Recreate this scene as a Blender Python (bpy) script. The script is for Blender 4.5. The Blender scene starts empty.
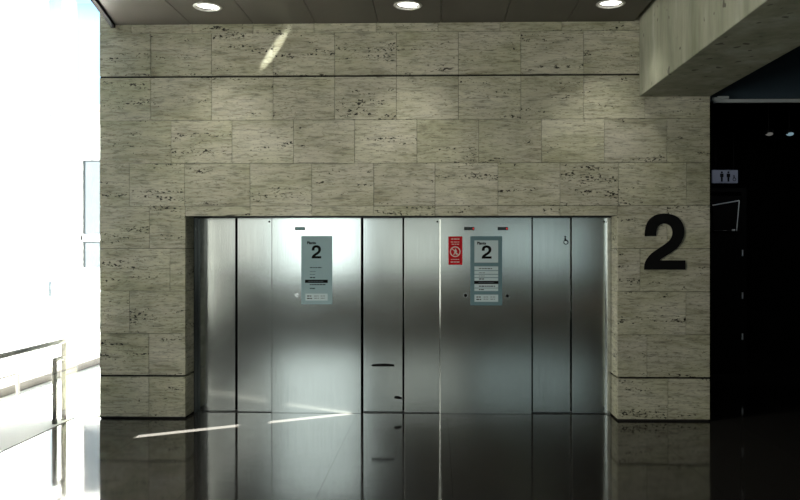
import bpy, bmesh, math, random
from mathutils import Vector, Matrix

random.seed(7)
S = bpy.context.scene
C = S.collection

# ------------------------------------------------------------------ camera
F = 760.0                       # focal length in pixels of the 800 x 500 frame
CX, CY = 418.0, 250.0
YAW = math.atan(18.0 / F)
D, H = 7.755, 1.735             # distance to the stone wall, eye height
cam_d = bpy.data.cameras.new('camera')
cam = bpy.data.objects.new('camera', cam_d); C.objects.link(cam)
cam.location = (0, -D, H)
cam.rotation_euler = (math.pi / 2, 0, YAW)
cam_d.sensor_width = 36.0
cam_d.lens = F / 800 * 36.0
cam_d.shift_x = -18.0 / 800
cam_d.clip_start = 0.05
S.camera = cam

# ------------------------------------------------------------------ exposure, world, sun, daylight windows
S.view_settings.view_transform = 'Standard'
S.view_settings.look = 'None'
S.view_settings.gamma = 1.0
S.view_settings.exposure = 0.0
S.view_settings.use_curve_mapping = False

w = bpy.data.worlds.new('sky'); S.world = w; w.use_nodes = True
wn, wl = w.node_tree.nodes, w.node_tree.links
bg = wn['Background']
tc = wn.new('ShaderNodeTexCoord'); sp = wn.new('ShaderNodeSeparateXYZ')
cr = wn.new('ShaderNodeValToRGB')
cr.color_ramp.elements[0].position = 0.266; cr.color_ramp.elements[0].color = (0.50, 0.78, 0.98, 1)
cr.color_ramp.elements[1].position = 0.285; cr.color_ramp.elements[1].color = (0.32, 0.58, 0.84, 1)
e = cr.color_ramp.elements.new(0.50); e.color = (0.52, 0.58, 0.63, 1)
wl.new(tc.outputs['Generated'], sp.inputs[0]); wl.new(sp.outputs['Z'], cr.inputs[0])
wl.new(cr.outputs[0], bg.inputs['Color'])
bg.inputs['Strength'].default_value = 2.3

SUN_EL = math.radians(35.0)
SUN_AZ = math.atan2(1.03, 1.87)           # direction of travel over the ground
sd = bpy.data.lights.new('sun', 'SUN'); sd.energy = 280.0; sd.angle = math.radians(0.5); sd.color = (1.0, 0.97, 0.92)
so = bpy.data.objects.new('sun', sd); C.objects.link(so)
sun_dir = Vector((math.cos(SUN_AZ) * math.cos(SUN_EL), math.sin(SUN_AZ) * math.cos(SUN_EL), -math.sin(SUN_EL)))
so.rotation_euler = sun_dir.to_track_quat('-Z', 'Y').to_euler()
so.location = (-8, -4, 8)

def area(name, loc, aim, sx, sy, radiance, col):  # area lamp standing for daylight, just inside a window blind
    l = bpy.data.lights.new(name, 'AREA'); l.shape = 'RECTANGLE'; l.size = sx; l.size_y = sy
    l.energy = radiance * math.pi * sx * sy; l.color = col
    o = bpy.data.objects.new(name, l); C.objects.link(o); o.location = loc
    o.rotation_euler = Vector(aim).to_track_quat('-Z', 'Y').to_euler()
    return o
LEFT_WIN = (-5.6, -2.3, 0.5, 3.8)                        # y0, y1, z0, z1 of an unseen left window, placed to light the stone
REAR_WINS = [(-4.35, -2.0, 1.1, 5.35, 2.9, (.90, 1.0, .99)), (-1.6, 0.75, 1.1, 2.75, 0.85, (.93, 1.0, .94)), (1.0, 4.1, 1.1, 2.65, 0.58, (.76, .97, 1.0))]
BACK_WIN = (-12.2, -7.4, 1.35, 3.3)                     # unseen window added far behind the viewer to brighten the left doors
WL_X, WR_Y = -4.6, -12.5
area('daylight_side', (WL_X + 0.13, (LEFT_WIN[0] + LEFT_WIN[1]) / 2, (LEFT_WIN[2] + LEFT_WIN[3]) / 2), (1, 0, 0),
     LEFT_WIN[1] - LEFT_WIN[0] - .1, LEFT_WIN[3] - LEFT_WIN[2] - .1, 6.2, (1.0, 0.985, 0.87))
area('daylight_side_back', (WL_X + 0.13, (BACK_WIN[0] + BACK_WIN[1]) / 2, (BACK_WIN[2] + BACK_WIN[3]) / 2), (1, 0, 0),
     BACK_WIN[1] - BACK_WIN[0] - .1, BACK_WIN[3] - BACK_WIN[2] - .1, .8, (1.0, 0.97, 0.88))
for x0, x1, z0, z1, r, tint in REAR_WINS:
    area('daylight_rear', ((x0 + x1) / 2, WR_Y + 0.13, (z0 + z1) / 2), (0, 1, 0), x1 - x0 - .1, z1 - z0 - .1, r, tint)

# ------------------------------------------------------------------ helpers
def ray(px, py):
    u, v = (px - CX) / F, (CY - py) / F
    return Vector((u * math.cos(YAW) - math.sin(YAW), u * math.sin(YAW) + math.cos(YAW), v))
def on_y(px, py, y0=0.0):
    r = ray(px, py); t = (y0 + D) / r.y
    return Vector((r.x * t, y0, H + r.z * t))
def on_z(px, py, z0=0.0):
    r = ray(px, py); t = (z0 - H) / r.z
    return Vector((r.x * t, -D + r.y * t, z0))
def X(px, y0=0.0): return on_y(px, CY, y0).x
def Z(px, py, y0=0.0): return on_y(px, py, y0).z

def box(bm, x0, x1, y0, y1, z0, z1, mi=0, bev=0.0):
    b = bmesh.new() if bev else bm
    v = [b.verts.new((x, y, z)) for x in (x0, x1) for y in (y0, y1) for z in (z0, z1)]
    for f in ((0, 1, 3, 2), (4, 6, 7, 5), (0, 4, 5, 1), (2, 3, 7, 6), (0, 2, 6, 4), (1, 5, 7, 3)):
        b.faces.new([v[i] for i in f]).material_index = mi
    if bev:
        bmesh.ops.bevel(b, geom=list(b.edges), offset=bev, segments=2, affect='EDGES', profile=0.5)
        me = bpy.data.meshes.new('t'); b.to_mesh(me); b.free(); bm.from_mesh(me); bpy.data.meshes.remove(me)

def tube(bm, p0, p1, r, n=14, mi=0):
    p0, p1 = Vector(p0), Vector(p1); d = p1 - p0
    q = d.to_track_quat('Z', 'Y').to_matrix().to_4x4()
    m = Matrix.Translation((p0 + p1) / 2) @ q
    res = bmesh.ops.create_cone(bm, cap_ends=True, segments=n, radius1=r, radius2=r, depth=d.length, matrix=m)
    for v in res['verts']:
        for f in v.link_faces: f.material_index = mi

def disc(bm, c, r, y0, y1, n=32):           # a disc facing -Y, between y0 and y1
    tube(bm, (c[0], y0, c[1]), (c[0], y1, c[1]), r, n)

def ring(bm, c, r0, r1, y0, y1, n=40):      # flat ring facing -Y
    vs = []
    for k in range(n):
        a = 2 * math.pi * k / n
        vs.append([bm.verts.new((c[0] + r * math.cos(a), y, c[1] + r * math.sin(a))) for r, y in ((r0, y0), (r1, y0), (r1, y1), (r0, y1))])
    for k in range(n):
        a, b = vs[k], vs[(k + 1) % n]
        for i in range(4):
            bm.faces.new((a[i], a[(i + 1) % 4], b[(i + 1) % 4], b[i]))

def lathe(bm, c, prof, n=40, caps=False):          # profile of (radius, z) about the vertical axis at c
    rings = [[bm.verts.new((c[0] + r * math.cos(2 * math.pi * k / n), c[1] + r * math.sin(2 * math.pi * k / n), c[2] + z)) for k in range(n)] for r, z in prof]
    for a, b in zip(rings, rings[1:]):
        for k in range(n):
            bm.faces.new((a[k], a[(k + 1) % n], b[(k + 1) % n], b[k]))
    if caps:
        bm.faces.new(rings[0]); bm.faces.new(rings[-1])

def prism(bm, pts, y0, y1):                 # outline in the X-Z plane, given thickness from y0 (front) to y1
    a = [bm.verts.new((x, y0, z)) for x, z in pts]; b = [bm.verts.new((x, y1, z)) for x, z in pts]
    bm.faces.new(a); bm.faces.new(list(reversed(b)))
    for i in range(len(pts)):
        j = (i + 1) % len(pts)
        bm.faces.new((a[i], a[j], b[j], b[i]))

def obj(name, bm, mats, parent=None, smooth=False, origin=None):
    bmesh.ops.recalc_face_normals(bm, faces=bm.faces)
    me = bpy.data.meshes.new(name); bm.to_mesh(me); bm.free()
    for m in (mats if isinstance(mats, (list, tuple)) else [mats]): me.materials.append(m)
    if smooth:
        for p in me.polygons: p.use_smooth = True
        try: me.set_sharp_from_angle(angle=math.radians(40))
        except Exception: pass
    o = bpy.data.objects.new(name, me); C.objects.link(o)
    if origin is not None:
        me.transform(Matrix.Translation(-Vector(origin))); o.location = origin
    if parent is not None:
        o.parent = parent
        base = Vector((0, 0, 0)); q = parent
        while q is not None: base += q.location; q = q.parent
        o.location = o.location - base      # meshes are given in world coordinates
    return o
def lean(o, rx, rz):                    # hang a plate very slightly out of true
    me = o.data; c = sum((v.co for v in me.vertices), Vector()) / len(me.vertices)
    me.transform(Matrix.Translation(c) @ Matrix.Rotation(math.radians(rx), 4, 'X') @ Matrix.Rotation(math.radians(rz), 4, 'Z') @ Matrix.Translation(-c))
def boxes(name, lst, mat, parent=None, bev=0.0, origin=None):
    bm = bmesh.new()
    for b in lst: box(bm, *b, bev=bev)
    return obj(name, bm, mat, parent, origin=origin)
def thing(name, label, cat, loc, group=None):
    o = bpy.data.objects.new(name, None); C.objects.link(o); o.location = loc; o.empty_display_size = .1
    o['label'] = label; o['category'] = cat
    if group: o['group'] = group
    return o
def tag(o, label, cat, group=None):
    o['label'] = label; o['category'] = cat
    if group: o['group'] = group
    return o
def struct(o): o['kind'] = 'structure'; return o

# ------------------------------------------------------------------ materials
def mat(name, col, rough=0.5, metal=0.0, emit=None, estr=0.0, spec=0.5):
    m = bpy.data.materials.new(name); m.use_nodes = True
    p = m.node_tree.nodes['Principled BSDF']
    p.inputs['Base Color'].default_value = (*col, 1); p.inputs['Roughness'].default_value = rough
    p.inputs['Metallic'].default_value = metal; p.inputs['Specular IOR Level'].default_value = spec
    if emit: p.inputs['Emission Color'].default_value = (*emit, 1); p.inputs['Emission Strength'].default_value = estr
    return m
class N:
    def __init__(s, m): s.n = m.node_tree.nodes; s.l = m.node_tree.links; s.p = s.n['Principled BSDF']
    def add(s, t, **k):
        x = s.n.new(t)
        for a, b in k.items(): setattr(x, a, b)
        return x
    def ln(s, a, b): s.l.new(a, b)
    def ramp(s, src, stops):
        r = s.add('ShaderNodeValToRGB'); e = r.color_ramp.elements
        while len(e) < len(stops): e.new(0.5)
        for i, (p, c) in enumerate(stops):
            e[i].position = p; e[i].color = (*c, 1) if isinstance(c, tuple) else (c, c, c, 1)
        s.ln(src, r.inputs[0]); return r.outputs[0]
    def noise(s, vec, scale, detail=4, rough=.55, off=0.0, dist=0.0):
        mp = s.add('ShaderNodeMapping'); mp.inputs['Scale'].default_value = scale; mp.inputs['Location'].default_value = (off, off * 1.7, off * .6)
        s.ln(vec, mp.inputs[0]); t = s.add('ShaderNodeTexNoise'); t.inputs['Scale'].default_value = 1
        t.inputs['Detail'].default_value = detail; t.inputs['Roughness'].default_value = rough; t.inputs['Distortion'].default_value = dist
        s.ln(mp.outputs[0], t.inputs['Vector']); return t.outputs['Fac']
    def mix(s, fac, a, b, mode='MIX'):
        x = s.add('ShaderNodeMix', data_type='RGBA', blend_type=mode)
        for v, i in ((fac, 0), (a, 6), (b, 7)):
            if isinstance(v, (float, int)): x.inputs[i].default_value = v
            elif isinstance(v, tuple): x.inputs[i].default_value = (*v, 1)
            else: s.ln(v, x.inputs[i])
        return x.outputs[2]
    def math(s, op, a, b=None):
        x = s.add('ShaderNodeMath', operation=op)
        for v, i in ((a, 0), (b, 1)):
            if v is None: continue
            if isinstance(v, (float, int)): x.inputs[i].default_value = v
            else: s.ln(v, x.inputs[i])
        return x.outputs[0]
    def bump(s, h, strength, dist=.01):
        b = s.add('ShaderNodeBump'); b.inputs['Strength'].default_value = strength; b.inputs['Distance'].default_value = dist
        s.ln(h, b.inputs['Height']); s.ln(b.outputs[0], s.p.inputs['Normal'])

def make_travertine():
    m = mat('travertine', (.5, .48, .38), .55, spec=.3); g = N(m)
    tcx = g.add('ShaderNodeTexCoord'); geo = g.add('ShaderNodeNewGeometry'); rnd = geo.outputs['Random Per Island']
    sc = g.add('ShaderNodeVectorMath', operation='SCALE'); sc.inputs[0].default_value = (31.0, 9.0, 47.0); g.ln(rnd, sc.inputs['Scale'])
    ad = g.add('ShaderNodeVectorMath', operation='ADD'); g.ln(tcx.outputs['Object'], ad.inputs[0]); g.ln(sc.outputs[0], ad.inputs[1])
    v = ad.outputs[0]
    a = g.noise(v, (1.7, 1.7, 6.5), 8, .66, 0, .9)
    b = g.noise(v, (6.5, 6.5, 46), 6, .68, 3.1, .4)
    c = g.noise(v, (1.1, 1.1, 2.6), 3, .5, 8.2)
    col = g.ramp(a, [(.27, (.33, .31, .215)), (.47, (.54, .52, .415)), (.72, (.68, .66, .55))])
    col = g.mix(.72, col, g.ramp(b, [(.34, .34), (.5, .97), (.72, 1.16)]), 'MULTIPLY')
    col = g.mix(.6, col, g.ramp(c, [(.35, (.83, .855, .66)), (.65, (1.06, 1.045, 1.02))]), 'MULTIPLY')
    col = g.mix(1.0, col, g.ramp(rnd, [(0, .91), (.5, .97), (1, 1.03)]), 'MULTIPLY')
    pit = g.noise(v, (30, 30, 55), 3, .6, 5.5)
    band = g.noise(v, (1.4, 1.4, 11), 3, .55, 12.7)
    bandm = g.ramp(band, [(.53, 0.0), (.66, 1.0)])
    thr = g.math('ADD', pit, g.math('MULTIPLY', bandm, .16))
    pits = g.ramp(thr, [(.69, 0.0), (.735, 1.0)])
    fine = g.ramp(g.noise(v, (20, 20, 85), 3, .6, 21.0), [(.57, 0.0), (.68, .85)])
    col = g.mix(fine, col, (.20, .185, .125))
    col = g.mix(pits, col, (.022, .019, .012))
    g.ln(col, g.p.inputs['Base Color'])
    g.bump(g.math('SUBTRACT', b, g.math('MULTIPLY', pits, 1.2)), .25, .008)
    return m
TRAV = make_travertine()
MORTAR = mat('dark_joint', (.012, .011, .009), .9)

def make_concrete():
    m = mat('concrete', (.35, .35, .28), .75, spec=.2); g = N(m)
    tcx = g.add('ShaderNodeTexCoord'); v = tcx.outputs['Object']
    a = g.noise(v, (3, 3.2, .7), 6, .6); b = g.noise(v, (12, 14, 2.2), 4, .6, 4.2)
    col = g.ramp(a, [(.3, (.17, .175, .12)), (.55, (.26, .265, .20)), (.75, (.35, .35, .29))])
    col = g.mix(.5, col, g.ramp(b, [(.3, .66), (.6, 1.05)]), 'MULTIPLY')
    h = g.noise(v, (11, 11, 9), 1, .4, 9.0)
    col = g.mix(g.ramp(h, [(.69, 0.0), (.72, .85)]), col, (.06, .055, .04))
    g.ln(col, g.p.inputs['Base Color']); g.bump(b, .15, .01)
    return m
CONC = make_concrete()

def make_steel(name, tint=(.58, .62, .595), rough=.15):
    m = mat(name, tint, rough, 1.0); g = N(m)
    tcx = g.add('ShaderNodeTexCoord'); v = tcx.outputs['Object']
    a = g.noise(v, (230, 230, 2.0), 3, .6); b = g.noise(v, (2.2, 2.2, 2.5), 1, .5, 3.0)
    g.ln(g.mix(1.0, tint, g.ramp(a, [(.3, .90), (.7, 1.06)]), 'MULTIPLY'), g.p.inputs['Base Color'])
    r = g.add('ShaderNodeMapRange'); r.inputs[3].default_value = rough - .02; r.inputs[4].default_value = rough + .03
    g.ln(b, r.inputs[0]); g.ln(r.outputs[0], g.p.inputs['Roughness'])
    g.bump(g.math('ADD', g.noise(v, (1.1, 1.1, 1.5), 1, .4, 7.0), g.math('MULTIPLY', g.noise(v, (.7, .7, 9), 2, .5, 4.0), .10)), .06, .02)
    return m
STEEL = make_steel('brushed_steel')
STEEL_EDGE = make_steel('polished_steel_edge', (.72, .73, .71), .25)

def make_floor():
    m = mat('polished_black_stone', (.018, .017, .015), .06, spec=.65); g = N(m)
    tcx = g.add('ShaderNodeTexCoord'); v = tcx.outputs['Object']
    s = g.noise(v, (60, 60, 60), 4, .7)
    col = g.ramp(s, [(.35, (.016, .015, .013)), (.6, (.027, .025, .023)), (.8, (.045, .042, .038))])
    g.ln(col, g.p.inputs['Base Color'])
    r = g.add('ShaderNodeMapRange'); r.inputs[3].default_value = .035; r.inputs[4].default_value = .10
    g.ln(g.noise(v, (1.4, 1.4, 1), 4, .6, 2.0), r.inputs[0]); g.ln(r.outputs[0], g.p.inputs['Roughness'])
    g.bump(g.noise(v, (3.5, 3.5, 1), 2, .5, 4.0), .035, .02)
    return m
FLOOR = make_floor()
def noisy(name, c0, c1, rough, scale=(3, 3, 3), metal=0.0, spec=.5):
    m = mat(name, c0, rough, metal, spec=spec); g = N(m)
    tcx = g.add('ShaderNodeTexCoord')
    g.ln(g.ramp(g.noise(tcx.outputs['Object'], scale, 5, .6), [(.3, c0), (.7, c1)]), g.p.inputs['Base Color'])
    return m
CEIL = noisy('ceiling_panel', (.056, .051, .042), (.075, .069, .058), .42, (1.5, 1.5, 1.5), .35)
BLACKMETAL = noisy('black_painted_metal', (.010, .010, .011), (.016, .016, .017), .35)
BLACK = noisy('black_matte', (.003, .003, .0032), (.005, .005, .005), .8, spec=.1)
NAVY = noisy('dark_blue_panel', (.04, .065, .09), (.05, .08, .105), .5)
GREYMETAL = noisy('grey_aluminium', (.42, .47, .48), (.5, .54, .55), .5)
PLASTER = noisy('dark_brown_plaster', (.19, .145, .10), (.24, .19, .14), .85)
BROWN = noisy('brown_panelling', (.10, .08, .062), (.14, .115, .09), .6)
WHITE = noisy('white_render', (.34, .335, .32), (.38, .375, .36), .85, (.4, .4, .4))
PAVING = noisy('pale_paving', (.62, .61, .58), (.70, .69, .66), .7, (.8, .8, .8))
KERB = noisy('beige_kerb', (.035, .031, .026), (.05, .045, .038), .8)
RAIL = noisy('satin_rail_metal', (.05, .046, .04), (.07, .065, .057), .5, metal=.3, spec=.3)
BLIND = noisy('white_blind', (.7, .7, .68), (.75, .75, .73), .9)
def make_glass():
    m = bpy.data.materials.new('clear_glass'); m.use_nodes = True; n, l = m.node_tree.nodes, m.node_tree.links
    n.remove(n['Principled BSDF'])
    t = n.new('ShaderNodeBsdfTransparent'); t.inputs[0].default_value = (.95, .97, .97, 1)
    gl = n.new('ShaderNodeBsdfGlossy'); gl.inputs['Roughness'].default_value = .01
    fr = n.new('ShaderNodeFresnel'); fr.inputs[0].default_value = 1.45
    mx = n.new('ShaderNodeMixShader'); ge = n.new('ShaderNodeNewGeometry'); mr = n.new('ShaderNodeMath'); mr.operation = 'MULTIPLY_ADD'; mr.inputs[1].default_value = -1; mr.inputs[2].default_value = 1
    mu = n.new('ShaderNodeMath'); mu.operation = 'MULTIPLY'; l.new(ge.outputs['Backfacing'], mr.inputs[0]); l.new(mr.outputs[0], mu.inputs[0]); l.new(fr.outputs[0], mu.inputs[1])
    l.new(mu.outputs[0], mx.inputs[0]); l.new(t.outputs[0], mx.inputs[1]); l.new(gl.outputs[0], mx.inputs[2])
    l.new(mx.outputs[0], n['Material Output'].inputs[0]); return m
GLASS = make_glass()
DARKGLASS = noisy('blue_window_glass', (.018, .022, .0245), (.021, .0245, .027), .3, spec=.05)
TEAL = noisy('pale_teal_sign', (.36, .51, .54), (.39, .54, .57), .6, (6, 6, 6), 0.0, .15)
TEAL_DARK = noisy('slate_teal_sign', (.16, .27, .30), (.18, .29, .32), .6, (6, 6, 6), 0.0, .15)
PALE = noisy('pale_grey_panel', (.62, .74, .76), (.66, .78, .80), .6, (6, 6, 6), 0.0, .15)
PALE_LINE = mat('sign_light_line', (.55, .66, .67), .5)
INK = noisy('black_ink', (.006, .006, .0065), (.009, .009, .009), .75, spec=.08)
GREYINK = mat('grey_ink', (.10, .14, .15), .6)
RED = noisy('red_sign', (.55, .008, .016), (.60, .010, .019), .6, spec=.12)
WHITEINK = mat('white_ink', (.74, .70, .64), .5)
LED_OFF = noisy('display_glass', (.012, .02, .02), (.018, .03, .03), .15)
LED_RED = mat('red_display_segment', (.3, .01, .01), .4, emit=(1, .05, .04), estr=.5)
LED_GREEN = mat('green_display_segment', (.05, .12, .11), .4, emit=(.2, .6, .55), estr=.12)
CHROME = mat('lamp_reflector', (.8, .8, .78), .22, 1.0)
TRIMRING = noisy('lamp_trim_ring', (.50, .49, .45), (.55, .54, .5), .4)
LENS = mat('lit_lamp_lens', (.8, .8, .8), .5, emit=(1, .98, .93), estr=2.6)
BULB = mat('lit_lamp_bulb', (.8, .8, .8), .5, emit=(1, .98, .94), estr=9.0)

# ------------------------------------------------------------------ stone wall with the elevator recess
OXL, OXR = X(185.4), X(617.5)            # opening
OZ = 2.085
WXL, WXR = X(99.5), X(710)
WTOP = 4.9
courses = [.018, .439, .876, 1.313, 1.750, 2.186, 2.623, 3.067, 3.516, 3.962, 4.40, WTOP]
joints = [
    [148.8, 668], [148.8, 647], [129.6, 686], [170, 640], [149.5, 667],
    [129.4, 184.6, 250, 311.8, 373.7, 435, 498, 560, 618.4, 686.5],
    [171, 232, 293.5, 354.7, 416.9, 478.8, 541.6, 604.3, 667],
    [150.6, 211.6, 273, 334.7, 396.3, 458.4, 520.8, 583.5, 645],
    [150.6, 211.6, 273, 334.7, 396.3, 458.4, 520.8, 583.5, 645],
    [131, 192, 253, 314, 376, 438, 500, 562, 624, 686],
    [150.6, 211.6, 273, 334.7, 396.3, 458.4, 520.8, 583.5, 645],
]
joints[4] += [250, 311.8, 373.7, 435, 498, 560]
gap = .0021
bm = bmesh.new()
JD = .27                                  # depth of the stone jambs
for k in range(len(courses) - 1):
    z0, z1 = courses[k], courses[k + 1]
    xs = [WXL] + sorted(X(p) for p in joints[k]) + [WXR]
    g0 = .010 if z0 in (.439, 3.516) else gap
    g1 = .010 if z1 in (.439, 3.516) else gap
    spans = []
    for a, b in zip(xs, xs[1:]):
        parts = []
        if z1 <= OZ:                      # piers only
            if a < OXL: parts.append((a, min(b, OXL), z0, z1))
            if b > OXR: parts.append((max(a, OXR), b, z0, z1))
        elif z0 < OZ < z1:                # course cut by the lintel
            if a < OXL: parts.append((a, min(b, OXL), z0, z1))
            if b > OXR: parts.append((max(a, OXR), b, z0, z1))
            aa, bb = max(a, OXL), min(b, OXR)
            if bb - aa > .02: parts.append((aa, bb, OZ, z1))
        else:
            parts.append((a, b, z0, z1))
        spans += parts
    for a, b, c, d in spans:
        if b - a < .02: continue
        box(bm, a + gap, b - gap, 0, .03, c + (g0 if c == z0 else 0), d - g1, 0)
    if z0 < OZ:                           # jamb slabs, left and right reveal, and the ends of the wall
        zt = min(z1 - g1, OZ)
        box(bm, OXL - .03, OXL, .032, JD, z0 + g0, zt, 0)
        box(bm, OXR, OXR + .03, .032, JD, z0 + g0, zt, 0)
    box(bm, WXL, WXL + .03, .032, .6, z0 + g0, z1 - g1, 0)
    box(bm, WXR - .03, WXR, .032, .6, z0 + g0, z1 - g1, 0)
# dark core behind the slabs
box(bm, WXL + .03, OXL - .03, .0315, .6, 0, WTOP - .01, 1)
box(bm, OXR + .03, WXR - .03, .0315, .6, 0, WTOP - .01, 1)
box(bm, OXL - .03, OXR + .03, .0315, .6, OZ, WTOP - .01, 1)
box(bm, OXL - .03, OXR + .03, .52, .6, 0, OZ, 1)
box(bm, WXL + .008, OXL - .008, .012, .0315, 0, .017, 1); box(bm, OXR + .008, WXR - .008, .012, .0315, 0, .017, 1)
for zg in (.439, 3.516):
    box(bm, WXL + .004, WXL + .06, .012, .59, zg - .009, zg + .009, 1); box(bm, WXR - .06, WXR - .004, .012, .59, zg - .009, zg + .009, 1)
struct(obj('wall_back', bm, [TRAV, MORTAR]))

# ------------------------------------------------------------------ floor, ground, side and rear walls
bm = bmesh.new()
xs = [-4.6, -3.72] + [-2.76 + .96 * k for k in range(0, 12)]
ys = [-12.5, -11.3, -10.1, -8.9, -7.7, -6.5, -5.3, -4.1, -2.9, -1.7, -.46, .62, 1.9, 3.2, 4.5, 6.0]
for i in range(len(xs) - 1):
    for j in range(len(ys) - 1):
        if i == 0 and ys[j] > -2.5: continue
        if xs[i] < -3 and ys[j] > .0: continue
        y1 = ys[j + 1]
        if i == 1 and y1 > .0: y1 = .07
        box(bm, xs[i] + .0008, xs[i + 1] - .0008, ys[j] + .0008, y1 - .0008, -.04, 0, 0)
box(bm, -4.6, xs[-1], -12.5, .07, -.2, -.0405, 1); box(bm, -2.76, xs[-1], .07, 6.0, -.2, -.0405, 1)
struct(obj('floor', bm, [FLOOR, MORTAR]))
XR = xs[-1]                              # right side of the room

bm = bmesh.new()                          # outdoor paving, around the building
box(bm, -40, -3.76, -2.2, 60, -.2, -.012); box(bm, -40, -4.75, -40, -2.2, -.2, -.012); box(bm, -3.76, -2.8, .1, 60, -.2, -.012)
struct(obj('ground', bm, PAVING))

# unseen left wall, made tall to block the sun but for one narrow slot
SLY = -1.263 - (-3.72 - WL_X) * 1.03 / 1.87
WT = .14
sh = WT * 1.03 / 1.87
s0, s1 = SLY - .058 - sh, SLY + .058      # slot
bm = bmesh.new()
WH = 7.2
box(bm, WL_X - WT, WL_X, WR_Y - .2, BACK_WIN[0], 0, WH); box(bm, WL_X - WT, WL_X, BACK_WIN[1], LEFT_WIN[0], 0, WH)
box(bm, WL_X - WT, WL_X, BACK_WIN[0], BACK_WIN[1], 0, BACK_WIN[2]); box(bm, WL_X - WT, WL_X, BACK_WIN[0], BACK_WIN[1], BACK_WIN[3], WH)
box(bm, WL_X - WT, WL_X, LEFT_WIN[0], LEFT_WIN[1], 0, LEFT_WIN[2]); box(bm, WL_X - WT, WL_X, LEFT_WIN[0], LEFT_WIN[1], LEFT_WIN[3], WH)
box(bm, WL_X - WT, WL_X, LEFT_WIN[1], -2.22, 0, WH); box(bm, WL_X - WT, WL_X, -2.22, s0, 0, WH, 1)
box(bm, WL_X - WT, WL_X, s1, -.43, 0, WH, 1)
tn = math.tan(SUN_EL)
def slot_z(px, py):
    p = on_z(px, py); return math.hypot(p.x - WL_X, p.y - SLY) * tn
za, zb, zc, zd = slot_z(135, 438), slot_z(240, 427), slot_z(268, 421.3), slot_z(352, 413.9)
dz = WT / math.cos(SUN_AZ) * tn                   # how far the sun climbs within the wall's thickness
box(bm, WL_X - WT, WL_X, s0, s1, 0, za, 1); box(bm, WL_X - WT, WL_X, s0, s1, zb + dz, zc, 1); box(bm, WL_X - WT, WL_X, s0, s1, zd + dz, WH, 1)
struct(obj('wall_left', bm, [BROWN, WHITE]))  # white end is out of view, added to bounce light on the left pier
# rear wall with three windows
bm = bmesh.new()
edges = [WL_X] + [v for r in REAR_WINS for v in r[:2]] + [XR]
for a, b in zip(edges[0::2], edges[1::2]): box(bm, a, b, WR_Y - .15, WR_Y, 0, 5.7)
for x0, x1, z0, z1, r, tint in REAR_WINS:
    box(bm, x0, x1, WR_Y - .15, WR_Y, 0, z0); box(bm, x0, x1, WR_Y - .15, WR_Y, z1, 5.7)
struct(obj('wall_rear', bm, PLASTER))
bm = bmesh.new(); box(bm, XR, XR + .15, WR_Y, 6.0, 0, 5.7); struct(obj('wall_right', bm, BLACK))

# windows: frame and opaque blind; an added area lamp in front stands for daylight
def window(n, axis, a0, a1, z0, z1, pos):
    bmf, bmb = bmesh.new(), bmesh.new()
    bars = [(a0, a0 + .05, z0, z1), (a1 - .05, a1, z0, z1), (a0 + .05, a1 - .05, z0, z0 + .05), (a0 + .05, a1 - .05, z1 - .05, z1)]
    for p, q, r, s in bars:
        if axis == 'x': box(bmf, p, q, pos - .1, pos + .02, r, s)
        else: box(bmf, pos - .1, pos + .02, p, q, r, s)
    if axis == 'x': box(bmb, a0 + .05, a1 - .05, pos - .09, pos - .06, z0 + .05, z1 - .05)
    else: box(bmb, pos - .09, pos - .06, a0 + .05, a1 - .05, z0 + .05, z1 - .05)
    f = struct(obj('window_%d' % n, bmf, BLACKMETAL)); obj('blind', bmb, BLIND, f)
window(2, 'y', *LEFT_WIN, WL_X); window(6, 'y', *BACK_WIN, WL_X)
for i, r in enumerate(REAR_WINS): window(3 + i, 'x', *r[:4], WR_Y)

# glazing at the left: a bay beside the end of the wall
GX, GY = -3.735, .072
bmf = bmesh.new()
box(bmf, GX - .006, GX + .006, -2.2, GY, -.01, .005)               # sill line
box(bmf, GX, WXL, GY - .006, GY + .006, -.01, .004)
box(bmf, WL_X, GX, -2.23, -2.2, 0, 4.05); box(bmf, GX - .03, GX + .03, -2.2, -2.14, 0, 4.05)
wf = struct(obj('window_1', bmf, BLACKMETAL))
bmg = bmesh.new(); box(bmg, GX - .006, GX + .006, -2.14, GY, .005, 4.3); obj('glass_pane', bmg, GLASS, wf)
bmg = bmesh.new(); box(bmg, GX + .008, WXL, GY - .006, GY + .006, .004, 4.3); obj('glass_pane', bmg, GLASS, wf)

# ------------------------------------------------------------------ ceiling with recessed lamps
CZ = 4.052
EDGE = on_y(115.5, 27).x
E2 = on_z(97.5, 0, CZ)
def edge(y): return EDGE + (E2.x - EDGE) * max(y, -2.4) / E2.y
def skew(bm, x1, y0, y1, z0, z1, off=0.0, off1=None, mi=0):
    q = [(edge(y0) + off, y0), (x1 if off1 is None else edge(y0) + off1, y0), (x1 if off1 is None else edge(y1) + off1, y1), (edge(y1) + off, y1)]
    lo = [bm.verts.new((x, y, z0)) for x, y in q]; hi = [bm.verts.new((x, y, z1)) for x, y in q]
    for f in [lo[::-1], hi] + [[lo[i], lo[(i + 1) % 4], hi[(i + 1) % 4], hi[i]] for i in range(4)]: bm.faces.new(f).material_index = mi
LAMPS = [(on_z(208, 7.2, CZ)), (on_z(408, 5.4, CZ)), (on_z(611, 3.2, CZ))]
LY = sum(p.y for p in LAMPS) / 3
LX = [-2.19, -.27, 1.65]
for i, p in enumerate(LAMPS): LX[i] = p.x
LR = .118
bm = bmesh.new()
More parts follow.
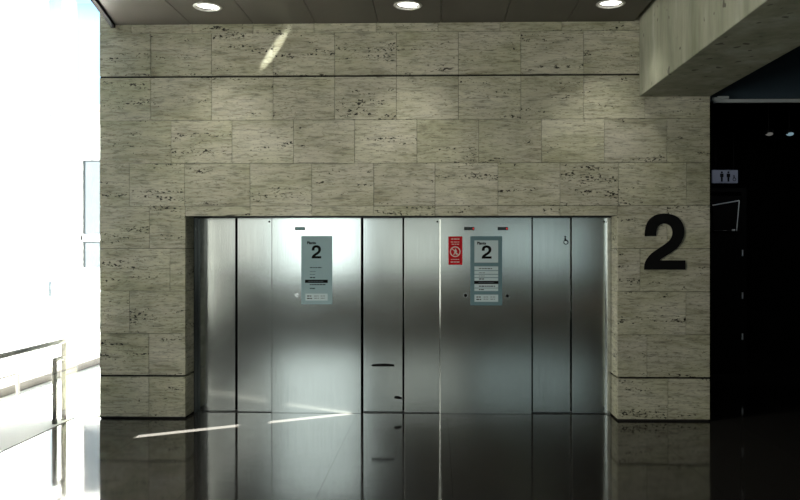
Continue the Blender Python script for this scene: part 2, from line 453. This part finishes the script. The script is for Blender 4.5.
def holed(bm, x0, x1, y0, y1, cx, cy, r, z0, z1):
    n = 32; s = .2
    sq, ci, cu = [], [], []
    for k in range(n):
        a = 2 * math.pi * (k + .5) / n; c, sn = math.cos(a), math.sin(a); q = s / max(abs(c), abs(sn))
        sq.append(bm.verts.new((cx + c * q, cy + sn * q, z0))); ci.append(bm.verts.new((cx + c * r, cy + sn * r, z0))); cu.append(bm.verts.new((cx + c * r, cy + sn * r, z1)))
    for k in range(n):
        j = (k + 1) % n
        bm.faces.new((sq[k], sq[j], ci[j], ci[k])); bm.faces.new((ci[k], ci[j], cu[j], cu[k]))
    # corner fillers between the 32-gon square and the true square are included by using its own outline
    outer = [bm.verts.new(v) for v in ((x0, y0, z0), (x1, y0, z0), (x1, y1, z0), (x0, y1, z0))]
    q = {0: [], 1: [], 2: [], 3: []}
    corner = [bm.verts.new((cx - s, cy - s, z0)), bm.verts.new((cx + s, cy - s, z0)), bm.verts.new((cx + s, cy + s, z0)), bm.verts.new((cx - s, cy + s, z0))]
    for i in range(4): bm.faces.new((outer[i], outer[(i + 1) % 4], corner[(i + 1) % 4], corner[i]))
    for i, (sx, sy) in enumerate(((-1, -1), (1, -1), (1, 1), (-1, 1))):
        near = sorted(sq, key=lambda v: (v.co.x - cx - sx * s) ** 2 + (v.co.y - cy - sy * s) ** 2)[:2]
        bm.faces.new((corner[i], near[0], near[1]))
    for i in range(4):
        a, b = outer[i], outer[(i + 1) % 4]
        c = [bm.verts.new((v.co.x, v.co.y, z1)) for v in (a, b)]
        bm.faces.new((a, b, c[1], c[0]))
cj = [EDGE] + [.05 + .64 * k for k in range(-4, 4)]
BXL, BXR = X(638.6), X(709.5)             # concrete beam
cj = sorted(cj) + []
cj[-1] = BXL - .05
yj = [-9.0, -8.1, -7.2, -4.8, -2.4, -.006]
for i in range(len(cj) - 1):
    for j in range(len(yj) - 1):
        x0, x1, y0, y1 = cj[i] + .003, cj[i + 1] - .003, yj[j] + .003, yj[j + 1] - (.003 if j < 4 else 0)
        lamp = [x for x in LX if x0 < x < x1]
        if i == 0: skew(bm, x1, y0, y1, CZ, CZ + .03, .003)
        elif j == 4 and lamp: holed(bm, x0, x1, y0, y1, lamp[0], LY, LR, CZ, CZ + .03)
        else: box(bm, x0, x1, y0, y1, CZ, CZ + .03, 0)
box(bm, -4.6, edge(-3) - .06, -9.0, -2.2, CZ, CZ + .03, 0)
skew(bm, BXL - .002, -2.4, -.004, CZ + .25, CZ + .4, .004, None, 1); box(bm, edge(-3) + .004, BXL - .002, -9.0, -2.401, CZ + .25, CZ + .4, 1)       # slab above
box(bm, -4.6, edge(-3), -9.0, -2.2, CZ + .25, CZ + .4, 1)
box(bm, -4.6, XR, -12.6, -8.9, 5.6, 5.7, 1); box(bm, -4.6, XR, -9.1, -9.005, CZ, 5.6, 1)      # the higher hall behind the viewer
struct(obj('ceiling', bm, [CEIL, MORTAR]))
bm = bmesh.new(); skew(bm, 0, -2.4, -.006, CZ - .03, CZ + .45, -.045, 0.0); struct(obj('trim_1', bm, BLACK))

def downlight(x, label):
    t = thing('downlight', label, 'ceiling light', (x, LY, CZ), 'recessed downlights in the dark panel ceiling')
    b = bmesh.new(); lathe(b, (x, LY, CZ), [(LR - .012, .004), (LR - .006, -.007), (LR + .012, -.007), (LR + .018, -.001)]); obj('trim_ring', b, TRIMRING, t, True)
    b = bmesh.new(); lathe(b, (x, LY, CZ), [(LR - .012, .003), (LR - .020, .012), (LR - .022, .035)]); obj('reflector', b, CHROME, t, True)
    b = bmesh.new(); lathe(b, (x, LY, CZ), [(LR - .021, .010), (LR - .021, .014)], caps=True); obj('lens', b, LENS, t)
    b = bmesh.new(); bmesh.ops.create_uvsphere(b, u_segments=16, v_segments=10, radius=.03, matrix=Matrix.Translation((x, LY, CZ + .010)) @ Matrix.Diagonal((1, 1, .5, 1))); obj('bulb', b, BULB, t, True)
    l = bpy.data.lights.new('downlight_beam', 'SPOT'); l.energy = 37; l.spot_size = math.radians(96); l.spot_blend = .8; l.shadow_soft_size = .07; l.color = (1, .97, .88)
    o = bpy.data.objects.new('downlight_beam', l); C.objects.link(o); o.parent = t; o.location = (0, 0, -.02)
downlight(LX[0], 'round recessed ceiling downlight nearest the black ceiling edge trim')
downlight(LX[1], 'round recessed ceiling downlight in the middle, between the other two')
downlight(LX[2], 'round recessed ceiling downlight nearest the concrete beam')

# concrete beam coming towards the viewer at the right
BZ = Z(675, 97)
bm = bmesh.new(); box(bm, BXL, BXR, -12.4, -.02, BZ, 4.9, bev=.008); struct(obj('beam', bm, CONC))

# ------------------------------------------------------------------ steel front: three elevators, two fixed panels
YP = .300                                 # face of the fixed panels
STOP = OZ - .006
def dots(bm, x, z, y, r=.010): disc(bm, (x, z), r, y - .004, y + .001, 16)
def elevator(label, pa, pb, pc, pd, tilt):
    """two telescoping leaves: [pa, pb] deeper, [pc, pd] nearer"""
    ya, yb = YP + .055, YP + .03
    xa, xb, xc, xd = X(pa, ya), X(pb, ya), X(pc, yb), X(pd, yb)
    t = thing('elevator_door', label, 'elevator door', ((xa + xd) / 2, YP + .06, 0), 'two-leaf steel elevator doors')
    for (x0, x1, y), rz in zip(((xa, xb, ya), (xc, xd, yb)), tilt):
        b = bmesh.new(); box(b, x0, x1, y, y + .022, .0075, STOP, bev=.0006)
        lf = obj('door_leaf', b, STEEL, t); lean(lf, 0, rz)
    b = bmesh.new(); dots(b, X(pd - 1.8, yb), Z(pd, 221.6, yb), yb); obj('bolt', b, INK, lf)
    b = bmesh.new(); box(b, xa, xd, YP + .005, YP + .14, .0005, .0035)
    for yy in (YP + .028, YP + .056, YP + .083): box(b, xa, xd, yy, yy + .008, .0035, .006)
    obj('sill', b, BLACKMETAL, t)
    b = bmesh.new(); box(b, xa, xd, YP + .09, YP + .11, .016, STOP); obj('dark_backing', b, BLACK, t)
    return t, ya, yb
e1, ya, yb = elevator('plain steel elevator door left of the two signs, beside dark stone jamb', 204, 235.2, 237.6, 271.2, (.0, .12))
e2, _, _ = elevator('steel elevator door between the two wide panels, with a dark scuff low down', 363.4, 402.4, 404.4, 439.2, (-.1, .12))
e3, _, _ = elevator('steel elevator door beside big number 2, with a small wheelchair symbol', 532.8, 570.0, 572.0, 606, (.15, -.15))
# scuffs
def scuff(parent, px, py, w, y, tilt=.0, up=1):
    c = on_y(px, py, y); b = bmesh.new(); pts = []
    n = 12
    top = [(c.x - w / 2 + w * k / n, c.z + .006 + up * .010 * math.sin(math.pi * k / n) + tilt * (k / n - .5)) for k in range(n + 1)]
    bot = [(x, z - .020 - .012 * math.sin(math.pi * i / n)) for i, (x, z) in enumerate(top)]
    prism(b, top + bot[::-1], y - .0006, y + .001); obj('scuff_mark', b, INK, parent)
leaf2a = [c for c in e2.children if c.name.startswith('door_leaf')][0]
scuff(leaf2a, 383, 365, .24, ya)
scuff(leaf2a, 398, 397.5, .08, ya, -.01)
# wheelchair symbol
leaf3a = [c for c in e3.children if c.name.startswith('door_leaf')][0]
c = on_y(565.6, 240.5, ya); b = bmesh.new()
ring(b, (c.x + .003, c.z - .018), .018, .026, ya - .0015, ya + .0005, 24)
disc(b, (c.x - .004, c.z + .040), .009, ya - .0015, ya + .0005, 16)
prism(b, [(c.x - .012, c.z + .028), (c.x + .002, c.z + .028), (c.x + .006, c.z + .006), (c.x + .022, c.z + .004), (c.x + .034, c.z - .022), (c.x + .026, c.z - .026), (c.x + .015, c.z - .006), (c.x - .012, c.z - .006)], ya - .0015, ya + .0005)
obj('wheelchair_symbol', b, INK, leaf3a)

def panel(label, p0, p1, tilt):
    x0, x1 = X(p0, YP), X(p1, YP)
    t = thing('elevator_panel', label, 'steel panel', ((x0 + x1) / 2, YP + .02, 0), 'wide fixed steel panels between the elevator doors')
    b = bmesh.new(); box(b, x0, x1, YP, YP + .024, .0005, STOP, bev=.002); obj('face_plate', b, STEEL, t)
    b = bmesh.new(); box(b, x0 - .009, x0 - .001, YP - .002, YP + .022, .0005, STOP, bev=.002); obj('edge_strip', b, STEEL, t)
    return t
p1 = panel('bright wide steel panel carrying the plain teal floor sign', 272, 361, 0)
p2 = panel('wide steel panel carrying the red sign and the framed floor sign', 440.4, 531.6, 0)
def display(parent, px0, px1, lit):
    x0, x1 = X(px0, YP), X(px1, YP); z0, z1 = Z(px0, 230.2, YP), Z(px0, 227.0, YP)
    d = boxes('floor_display', [(x0, x1, YP - .004, YP + .001, z0, z1)], LED_OFF, parent, .001)
    w = x1 - x0
    boxes('display_segment', [(x1 - w * .17, x1 - w * .05, YP - .0046, YP - .0041, z0 + .008, z1 - .008)] if lit is LED_RED else
          [(x0 + w * .12, x1 - w * .12, YP - .0046, YP - .0041, z0 + .010, z1 - .010)], lit, d)
display(p1, 295, 305, LED_GREEN)
display(p2, 464, 474.5, LED_RED); display(p2, 497.6, 508, LED_RED)
def button(parent, px, py, m):
    c = on_y(px, py, YP); b = bmesh.new(); disc(b, (c.x, c.z), .017, YP - .010, YP, 20); k = obj('call_button', b, m, parent)
    b = bmesh.new(); ring(b, (c.x, c.z), .019, .025, YP - .004, YP + .001, 24); obj('button_ring', b, STEEL_EDGE, k)
button(p1, 297, 295, STEEL_EDGE); button(p2, 465.6, 295.4, INK); button(p2, 507.3, 296, INK)

# steel returns at both ends of the recess
ys_ = YP + .075
struct(boxes('trim_2', [(X(197.5, ys_), X(204.6, ys_), ys_, ys_ + .03, 0, STOP)], STEEL, bev=.002))
struct(boxes('trim_3', [(OXL + .001, X(197.5, ys_), JD + .002, ys_ + .06, 0, STOP)], BLACKMETAL))
struct(boxes('trim_4', [(X(606.4, YP), OXR - .002, JD + .004, YP + .13, 0, STOP)], STEEL_EDGE, bev=.004))
struct(boxes('trim_5', [(X(272, YP), OXR, YP + .15, YP + .2, 0, STOP)], BLACK))

# ------------------------------------------------------------------ the numeral, used on the wall and on the signs
TWO = [(92,225),(94,190),(104,150),(125,118),(155,97),(190,88),(225,87),(265,95),(300,115),(323,145),(334,180),(333,215),(322,250),(300,285),(270,313),(235,338),(200,358),(182,373),
       (340,373),(340,430),(88,430),(90,405),(97,380),(112,355),(135,330),(165,308),(200,285),(230,264),(250,244),(260,222),(262,195),(254,170),(235,154),(212,148),(190,153),(172,168),(163,195),(162,225)]
def two(bm, x0, x1, z0, z1, y0, y1):
    # round the curve runs with one smoothing pass
    pts = []
    sharp = {0, 17, 18, 19, 20, 37}
    n = len(TWO)
    for i, p in enumerate(TWO):
        q = TWO[(i + 1) % n]; pts.append(p)
        if i not in (37, 17, 18, 19) :
            a, b = TWO[i - 1], TWO[(i + 2) % n]
            if i not in sharp and (i + 1) % n not in sharp:
                pts.append(tuple((-a[k] + 9 * p[k] + 9 * q[k] - b[k]) / 16 for k in (0, 1)))
    prism(bm, [(x0 + (x - 88) / 252 * (x1 - x0), z0 + (430 - z) / 343 * (z1 - z0)) for x, z in pts], y0, y1)
a, b_ = on_y(643.8, 269.6), on_y(685, 213.6)
bm = bmesh.new(); two(bm, a.x, b_.x, a.z, b_.z, -.013, -.001)
tag(obj('wall_numeral', bm, INK, origin=((a.x + b_.x) / 2, -.001, a.z)), 'big black number 2 mounted on the stone wall right of the elevators', 'number')

# ------------------------------------------------------------------ signs on the steel
def text(name, s, x, z, size, y, m, parent):
    cu = bpy.data.curves.new(name, 'FONT'); cu.body = s; cu.size = size * 1.15; cu.extrude = .0004; cu.offset = .0016
    o = bpy.data.objects.new(name, cu); C.objects.link(o); cu.materials.append(m)
    bpy.context.view_layer.update()
    me = bpy.data.meshes.new_from_object(o.evaluated_get(bpy.context.evaluated_depsgraph_get()))
    bpy.data.objects.remove(o); bpy.data.curves.remove(cu)
    if not me.materials: me.materials.append(m)
    me.transform(Matrix.Rotation(math.pi / 2, 4, 'X')); o = bpy.data.objects.new(name, me); C.objects.link(o)
    o.parent = parent; o.location = Vector((x, y, z)) - parent.location
def sx(px, y): return X(px, y)
def lines(parent, rows, y, m, name='text_line'):
    for (px0, px1, py, h, words) in rows:     # each row a run of little word marks
        bm = bmesh.new(); x0, x1, z = X(px0, y), X(px1, y), Z((px0 + px1) / 2, py, y)
        x = x0; rr = random.Random(int(px0 * 10 + py))
        while x < x1 - .004:
            wd = min(rr.uniform(.014, .034) if words else x1 - x0, x1 - x)
            box(bm, x, x + wd, y - .0006, y + .0004, z - h / 2, z + h / 2); x += wd + .006
        obj(name, bm, m, parent)
def sign_base(name, label, px0, px1, py0, py1, m, th=.006):
    y = YP - th
    x0, x1, z0, z1 = X(px0, y), X(px1, y), Z(px0, py1, y), Z(px0, py0, y)
    t = thing(name, label, 'sign', ((x0 + x1) / 2, YP, z0))
    b = bmesh.new(); box(b, x0, x1, y, YP - .0005, z0, z1, bev=.0015); obj('board', b, m, t)
    return t, y - .0002
def rect(parent, name, px0, px1, py0, py1, y, m, th=.0012):
    return boxes(name, [(X(px0, y), X(px1, y), y - th, y, Z(px0, py1, y), Z(px0, py0, y))], m, parent)

s1_, y = sign_base('floor_sign', 'plain pale teal floor sign with number 2 on the brightest steel panel', 301.2, 332.2, 236.0, 304.2, TEAL)
b = bmesh.new(); two(b, X(311.6, y), X(321.2, y), Z(312, 258.4, y), Z(312, 245.2, y), y - .001, y); obj('numeral', b, INK, s1_)
text('heading', 'Planta', X(307, y), Z(307, 244.0, y), .034, y - .0005, INK, s1_)
lines(s1_, [(310, 322, 267.6, .008, True)], y, INK); lines(s1_, [(310, 315.5, 271.6, .006, True), (310, 315, 274.4, .006, True)], y, GREYINK)
lines(s1_, [(310, 315, 277.6, .010, True), (310, 325.5, 284.6, .010, True), (310, 314.8, 288.4, .010, True)], y, INK)
bar = rect(s1_, 'highlight_bar', 305.0, 327.8, 279.7, 282.9, y, INK); lines(bar, [(308.4, 323, 281.3, .008, True)], y - .0014, GREYINK)
fp = rect(s1_, 'footer_panel', 305.4, 327.6, 293.6, 300.6, y, PALE, .0008)
lines(fp, [(307, 311.4, 296, .010, True), (307, 312, 298.4, .010, True)], y - .001, INK); lines(fp, [(314, 318.6, 296, .006, True), (314, 319, 298.2, .006, True), (320.6, 325.4, 296, .006, True), (320.6, 325, 298.2, .006, True)], y - .001, GREYINK)

s2_, y = sign_base('floor_sign', 'framed slate teal floor sign with number 2 beside the red sign', 470.4, 502.2, 236.2, 305.4, TEAL_DARK, .012)
hp = rect(s2_, 'numeral_panel', 474.4, 498.2, 240.4, 262.6, y, PALE)
yy = y - .0014
b = bmesh.new(); two(b, X(481.6, yy), X(491.6, yy), Z(482, 258.6, yy), Z(482, 245.4, yy), yy - .001, yy); obj('numeral', b, INK, hp)
text('heading', 'Planta', X(477, yy), Z(477, 244.4, yy) , .034, yy - .0005, INK, s2_)
lp = rect(s2_, 'directory_panel', 474.4, 498.2, 266.4, 291.0, y, PALE)
lines(lp, [(479, 492, 268.6, .008, True)], yy, INK); lines(lp, [(479, 485, 272.8, .006, True), (479, 484.5, 276, .006, True)], yy, GREYINK)
lines(lp, [(479, 484, 279.0, .010, True), (479, 495, 286.2, .010, True), (479, 483.8, 289.6, .009, True)], yy, INK)
for py in (270.6, 274.3, 277.6, 288.0): rect(lp, 'divider', 474.4, 498.2, py - .3, py + .3, yy, TEAL_DARK, .0005)
bar = rect(lp, 'highlight_bar', 474.2, 498.4, 280.8, 284.0, yy, INK); lines(bar, [(478.6, 494, 282.4, .008, True)], yy - .0014, GREYINK)
fp = rect(s2_, 'footer_panel', 474.4, 498.2, 294.6, 301.8, y, PALE)
lines(fp, [(476.4, 480.8, 297, .010, True), (476.4, 481.4, 299.4, .010, True)], yy, INK); lines(fp, [(483.6, 488.2, 297, .006, True), (483.6, 488.6, 299.2, .006, True), (490.4, 495.2, 297, .006, True), (490.4, 495, 299.2, .006, True)], yy, GREYINK)

r_, y = sign_base('prohibition_sign', 'small red sign with a white crossed-out circle, left of the framed sign', 448.4, 462.4, 236.4, 264.8, RED, .004)
c = on_y(455.2, 251.7, y)
b = bmesh.new(); ring(b, (c.x, c.z), .046, .056, y - .001, y + .0005, 40); obj('circle', b, WHITEINK, r_)
b = bmesh.new(); d = .036
prism(b, [(c.x - d - .005, c.z + d), (c.x - d, c.z + d + .005), (c.x + d + .005, c.z - d), (c.x + d, c.z - d - .005)], y - .0016, y - .0008); obj('slash', b, WHITEINK, r_)
b = bmesh.new(); disc(b, (c.x + .004, c.z + .026), .007, y - .001, y + .0005, 14)
prism(b, [(c.x - .008, c.z + .018), (c.x + .014, c.z + .018), (c.x + .020, c.z - .002), (c.x + .012, c.z - .002), (c.x + .018, c.z - .032), (c.x + .008, c.z - .032), (c.x + .001, c.z - .012), (c.x - .010, c.z - .032), (c.x - .020, c.z - .032), (c.x - .008, c.z - .006)], y - .001, y + .0005)
obj('walking_figure', b, WHITEINK, r_)
lines(r_, [(451.2, 459.4, 239.0, .010, True), (450.8, 460, 242.0, .007, True), (451.6, 459.2, 244.2, .007, True), (451, 459.6, 259.4, .007, True), (450.6, 460, 262.0, .011, True)], y, WHITEINK)

# ------------------------------------------------------------------ dark passage at the right
PY = 3.0
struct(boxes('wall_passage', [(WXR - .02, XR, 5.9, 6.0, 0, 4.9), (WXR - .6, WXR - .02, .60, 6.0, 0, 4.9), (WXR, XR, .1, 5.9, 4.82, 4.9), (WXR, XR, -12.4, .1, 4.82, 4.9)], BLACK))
zb_ = Z(760, 103.2, .1)
struct(boxes('wall_header', [(WXR + .004, XR, .1, .22, zb_ + .035, 4.8)], NAVY))
t = thing('door_track', 'thin grey metal track running across the top of dark passage', 'track', ((WXR + XR) / 2, .09, zb_))
boxes('rail', [(X(714, .07), XR - .01, .06, .098, zb_ + .002, zb_ + .036)], GREYMETAL, t, .003)
boxes('bracket', [(X(717.5, .05), X(728.5, .05), .035, .062, zb_ + .036, zb_ + .062), (X(712.4, .05), X(718.5, .05), .035, .062, zb_ + .014, zb_ + .05)], GREYMETAL, t, .003)

# door deep in the passage with four hinges, a pictogram sign above it
dx0, dx1 = WXR + .02, X(741, PY)
t = thing('passage_door', 'black door deep in the dark passage with small bright hinges', 'door', ((dx0 + dx1) / 2, PY, 0))
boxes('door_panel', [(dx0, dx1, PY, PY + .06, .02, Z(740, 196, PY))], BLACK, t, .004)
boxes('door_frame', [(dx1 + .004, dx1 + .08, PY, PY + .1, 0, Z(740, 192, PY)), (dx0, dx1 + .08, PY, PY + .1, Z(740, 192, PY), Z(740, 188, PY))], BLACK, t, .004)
HINGE = noisy('bright_hinge_metal', (.72, .74, .75), (.8, .82, .83), .3, metal=.3)
for py in (253, 295.5, 336.5, 379):
    c = on_y(742.0, py, PY); b = bmesh.new(); tube(b, (c.x, PY - .016, c.z - .045), (c.x, PY - .016, c.z + .045), .011); obj('hinge', b, HINGE, t, True)
c = on_y(733, 409, PY); b = bmesh.new(); tube(b, (c.x, PY - .02, c.z - .04), (c.x, PY - .02, c.z + .04), .009); tube(b, (c.x, PY - .02, c.z), (c.x, PY, c.z), .006); obj('door_stop', b, GREYMETAL, t, True)
# frame on the door
t = thing('picture_frame', 'thin silver frame glinting on the black door in the passage', 'frame', on_y(728, 232, PY))
q = [on_y(712.5, 205.2, PY - .03), on_y(739.3, 200.6, PY - .03), on_y(736.6, 231, PY - .03), on_y(714, 230.5, PY - .03)]
for i in range(3):
    b = bmesh.new(); tube(b, q[i], q[i + 1], .0075 if i < 2 else .004, 8); obj('frame_bar', b, HINGE if i != 2 else BLACKMETAL, t)
b = bmesh.new(); prism(b, [(v.x, v.z) for v in q], PY - .022, PY - .004); obj('backing', b, BLACK, t)
c = on_y(733.2, 230.2, PY - .034); boxes('clip', [(c.x - .02, c.x + .02, PY - .05, PY - .03, c.z - .014, c.z + .014)], HINGE, t, .004)

y = PY - .06
x0, x1, z0, z1 = X(712.4, y), X(738, y), Z(725, 183, y), Z(725, 170, y)
t = thing('restroom_sign', 'dim grey restroom pictogram sign hanging in the dark passage', 'sign', ((x0 + x1) / 2, y, z0))
SIGNGREY = noisy('grey_sign_board_glow', (.12, .14, .19), (.14, .16, .21), .5)
SIGNGREY.node_tree.nodes['Principled BSDF'].inputs['Emission Color'].default_value = (.55, .62, .85, 1); SIGNGREY.node_tree.nodes['Principled BSDF'].inputs['Emission Strength'].default_value = .03  # faint glow added to the board, which has no lamp of its own
boxes('board', [(x0, x1, y, y + .03, z0, z1)], SIGNGREY, t, .002)
boxes('hanger_rod', [(x0 + .05, x0 + .06, y + .01, y + .02, z1, 4.81), (x1 - .06, x1 - .05, y + .01, y + .02, z1, 4.81)], BLACK, t)
for px in (721.8, 728.4):
    cx_, b = X(px, y), bmesh.new(); zc = (z0 + z1) / 2
    disc(b, (cx_, zc + .058), .014, y - .002, y + .001, 16)
    prism(b, [(cx_ - .024, zc + .04), (cx_ + .024, zc + .04), (cx_ + .024, zc - .008), (cx_ + .014, zc - .008), (cx_ + .012, zc - .072), (cx_ - .012, zc - .072), (cx_ - .014, zc - .008), (cx_ - .024, zc - .008)], y - .002, y + .001)
    obj('person_pictogram', b, INK, t)
cx_, b = X(734.4, y), bmesh.new(); zc = z0 + .06
ring(b, (cx_, zc - .01), .016, .024, y - .002, y + .001, 20); disc(b, (cx_ - .006, zc + .04), .009, y - .002, y + .001, 12); prism(b, [(cx_ - .012, zc + .03), (cx_ + .002, zc + .03), (cx_ + .004, zc + .006), (cx_ - .012, zc + .006)], y - .002, y + .001)
obj('wheelchair_pictogram', b, INK, t)

GLINT_W = mat('dim_lamp_face', (.4, .4, .38), .4, emit=(.9, .88, .8), estr=.10)
GLINT_B = mat('dim_blue_lamp_face', (.3, .4, .45), .4, emit=(.55, .85, 1), estr=.28)
for px, m, lab in ((768.6, GLINT_W, 'small dim white spotlight hanging in the dark passage'), (789.2, GLINT_B, 'small pale blue spotlight hanging in the dark passage, near the photo edge')):
    QY = 1.9; c = on_y(px, 134.5, QY); t = thing('spotlight', lab, 'spotlight', (c.x, QY, c.z), 'spotlights in the dark passage')
    b = bmesh.new(); lathe(b, (c.x, QY, c.z), [(.02, .07), (.055, .05), (.058, .0), (.05, .0)]); obj('housing', b, BLACKMETAL, t, True)
    b = bmesh.new(); bmesh.ops.create_uvsphere(b, u_segments=16, v_segments=8, radius=.045, matrix=Matrix.Translation((c.x, QY - .02, c.z + .005)) @ Matrix.Diagonal((1, 1, .55, 1))); obj('lamp_face', b, m, t, True)
    b = bmesh.new(); tube(b, (c.x, QY, c.z + .06), (c.x, QY, 4.815), .006, 8); obj('rod', b, BLACKMETAL, t)

    l = bpy.data.lights.new('spotlight_beam', 'SPOT'); l.energy = 4; l.spot_size = math.radians(110); l.spot_blend = .6; l.shadow_soft_size = .04; l.color = (.9, .95, 1)
    o = bpy.data.objects.new('spotlight_beam', l); C.objects.link(o); o.parent = t; o.location = (0, .07, -.02); o.rotation_euler = (math.radians(50), 0, 0)

# ------------------------------------------------------------------ outdoors at the left
RX = -3.83
t = thing('handrail', 'metal handrail with end post standing just outside the glass', 'railing', (RX, -.02, -.012))
def bar(name, p0, p1, r=.017, par=t):
    b = bmesh.new(); tube(b, p0, p1, r); return obj(name, b, RAIL, par, True)
bar('top_rail', (RX, -3.5, .80), (RX, -.02, .80), .028)
bar('end_post', (RX, -.02, -.012), (RX, -.02, .80), .028)
bar('inner_post', (RX, -.21, -.012), (RX, -.21, .63), .026)
bar('cross_bar', (RX, -.21, .63), (RX, -.02, .63), .026)
bar('post', (RX, -1.6, -.012), (RX, -1.6, .80)); bar('post', (RX, -3.0, -.012), (RX, -3.0, .80))
KX = -5.13
tag(boxes('kerb', [(KX - .25, KX, -1.0, 8.7, -.012, .10)], KERB, bev=.01, origin=(KX, 6, -.012)), 'long low beige kerb outside behind the handrail', 'kerb')
LXR = -4.99
t = thing('low_rail', 'low metal hoop rail outside, far left behind the handrail', 'railing', (LXR, 1.2, -.012))
bar('rail', (LXR, -.6, .26), (LXR, 1.2, .26), .018, t); bar('post', (LXR, 1.2, -.012), (LXR, 1.2, .26), .02, t); bar('post', (LXR, -.5, -.012), (LXR, -.5, .26), .02, t)

BY = 9.0                                  # nearer white building
bx0, bx1 = X(52, BY), -3.2
ztop = Z(80, 112, BY)
t = thing('white_building', 'low white building outside with one blue-grey window beside wall edge', 'building', ((bx0 + bx1) / 2, BY, 0))
wx0, wx1 = X(80.5, BY), X(112, BY); wz = [Z(90, p, BY) for p in (268, 241, 234.5, 158)]
b = bmesh.new()
box(b, bx0, wx0, BY, BY + 4, -.012, ztop); box(b, wx1, bx1, BY, BY + 4, -.012, ztop)
box(b, wx0, wx1, BY, BY + 4, -.012, wz[0]); box(b, wx0, wx1, BY, BY + 4, wz[3], ztop); box(b, wx0, wx1, BY + .07, BY + 4, wz[0], wz[3])
obj('wall', b, WHITE, t)
boxes('roof_edge', [(bx0 - .15, bx1, BY - .2, BY + .2, ztop, ztop + .12)], KERB, t, .01)
wf = boxes('window', [(wx0, wx1, BY - .01, BY + .06, wz[1], wz[2]), (wx0, wx0 + .05, BY - .01, BY + .06, wz[0], wz[3]), (wx1 - .05, wx1, BY - .01, BY + .06, wz[0], wz[3]), (wx0, wx1, BY - .01, BY + .06, wz[3] - .04, wz[3])], WHITE, t)
boxes('pane', [(wx0 + .05, wx1 - .05, BY + .02, BY + .04, wz[2], wz[3] - .04)], DARKGLASS, wf); boxes('pane', [(wx0 + .05, wx1 - .05, BY + .02, BY + .04, wz[0], wz[1])], DARKGLASS, wf)
AY = 20.0
ax1 = X(48, AY)
t = thing('tall_building', 'tall white overexposed building outside at the far left', 'building', (ax1 - 8, AY, 0))
b = bmesh.new()
def block(b, z0, z1, e):
    fp = [(ax1 - 16 - e, AY - e), (ax1 + e, AY - e), (ax1 - 6 + e, AY + 8 + e), (ax1 - 20 - e, AY + 8 + e)]
    lo = [b.verts.new((x, y, z0)) for x, y in fp]; hi = [b.verts.new((x, y, z1)) for x, y in fp]
    b.faces.new(lo); b.faces.new(hi)
    for i in range(4): b.faces.new((lo[i], lo[(i + 1) % 4], hi[(i + 1) % 4], hi[i]))
block(b, -.012, 16, 0); obj('wall', b, WHITE, t)
b = bmesh.new(); block(b, 16, 16.4, .2); obj('roof_edge', b, WHITE, t)

# added spot lamp by the rail, throws one narrow glint on the stone
gl = bpy.data.lights.new('wall_glint_spot', 'SPOT'); gl.energy = 3200; gl.spot_size = math.radians(3.3); gl.spot_blend = 1.0; gl.shadow_soft_size = .01; gl.color = (1, .98, .92)
go = bpy.data.objects.new('wall_glint_spot', gl); C.objects.link(go); go.location = (-3.80, -1.3, .86)
tgt = on_y(274, 50, 0)
dirv = (tgt - go.location).normalized(); up = (on_y(285, 33, 0) - on_y(262, 68, 0)).normalized()
zc_ = -dirv; xc_ = up.cross(zc_).normalized(); yc_ = zc_.cross(xc_)
go.matrix_world = Matrix.Translation(go.location) @ Matrix((xc_, yc_, zc_)).transposed().to_4x4() @ Matrix.Diagonal((.5, 1, 1, 1))
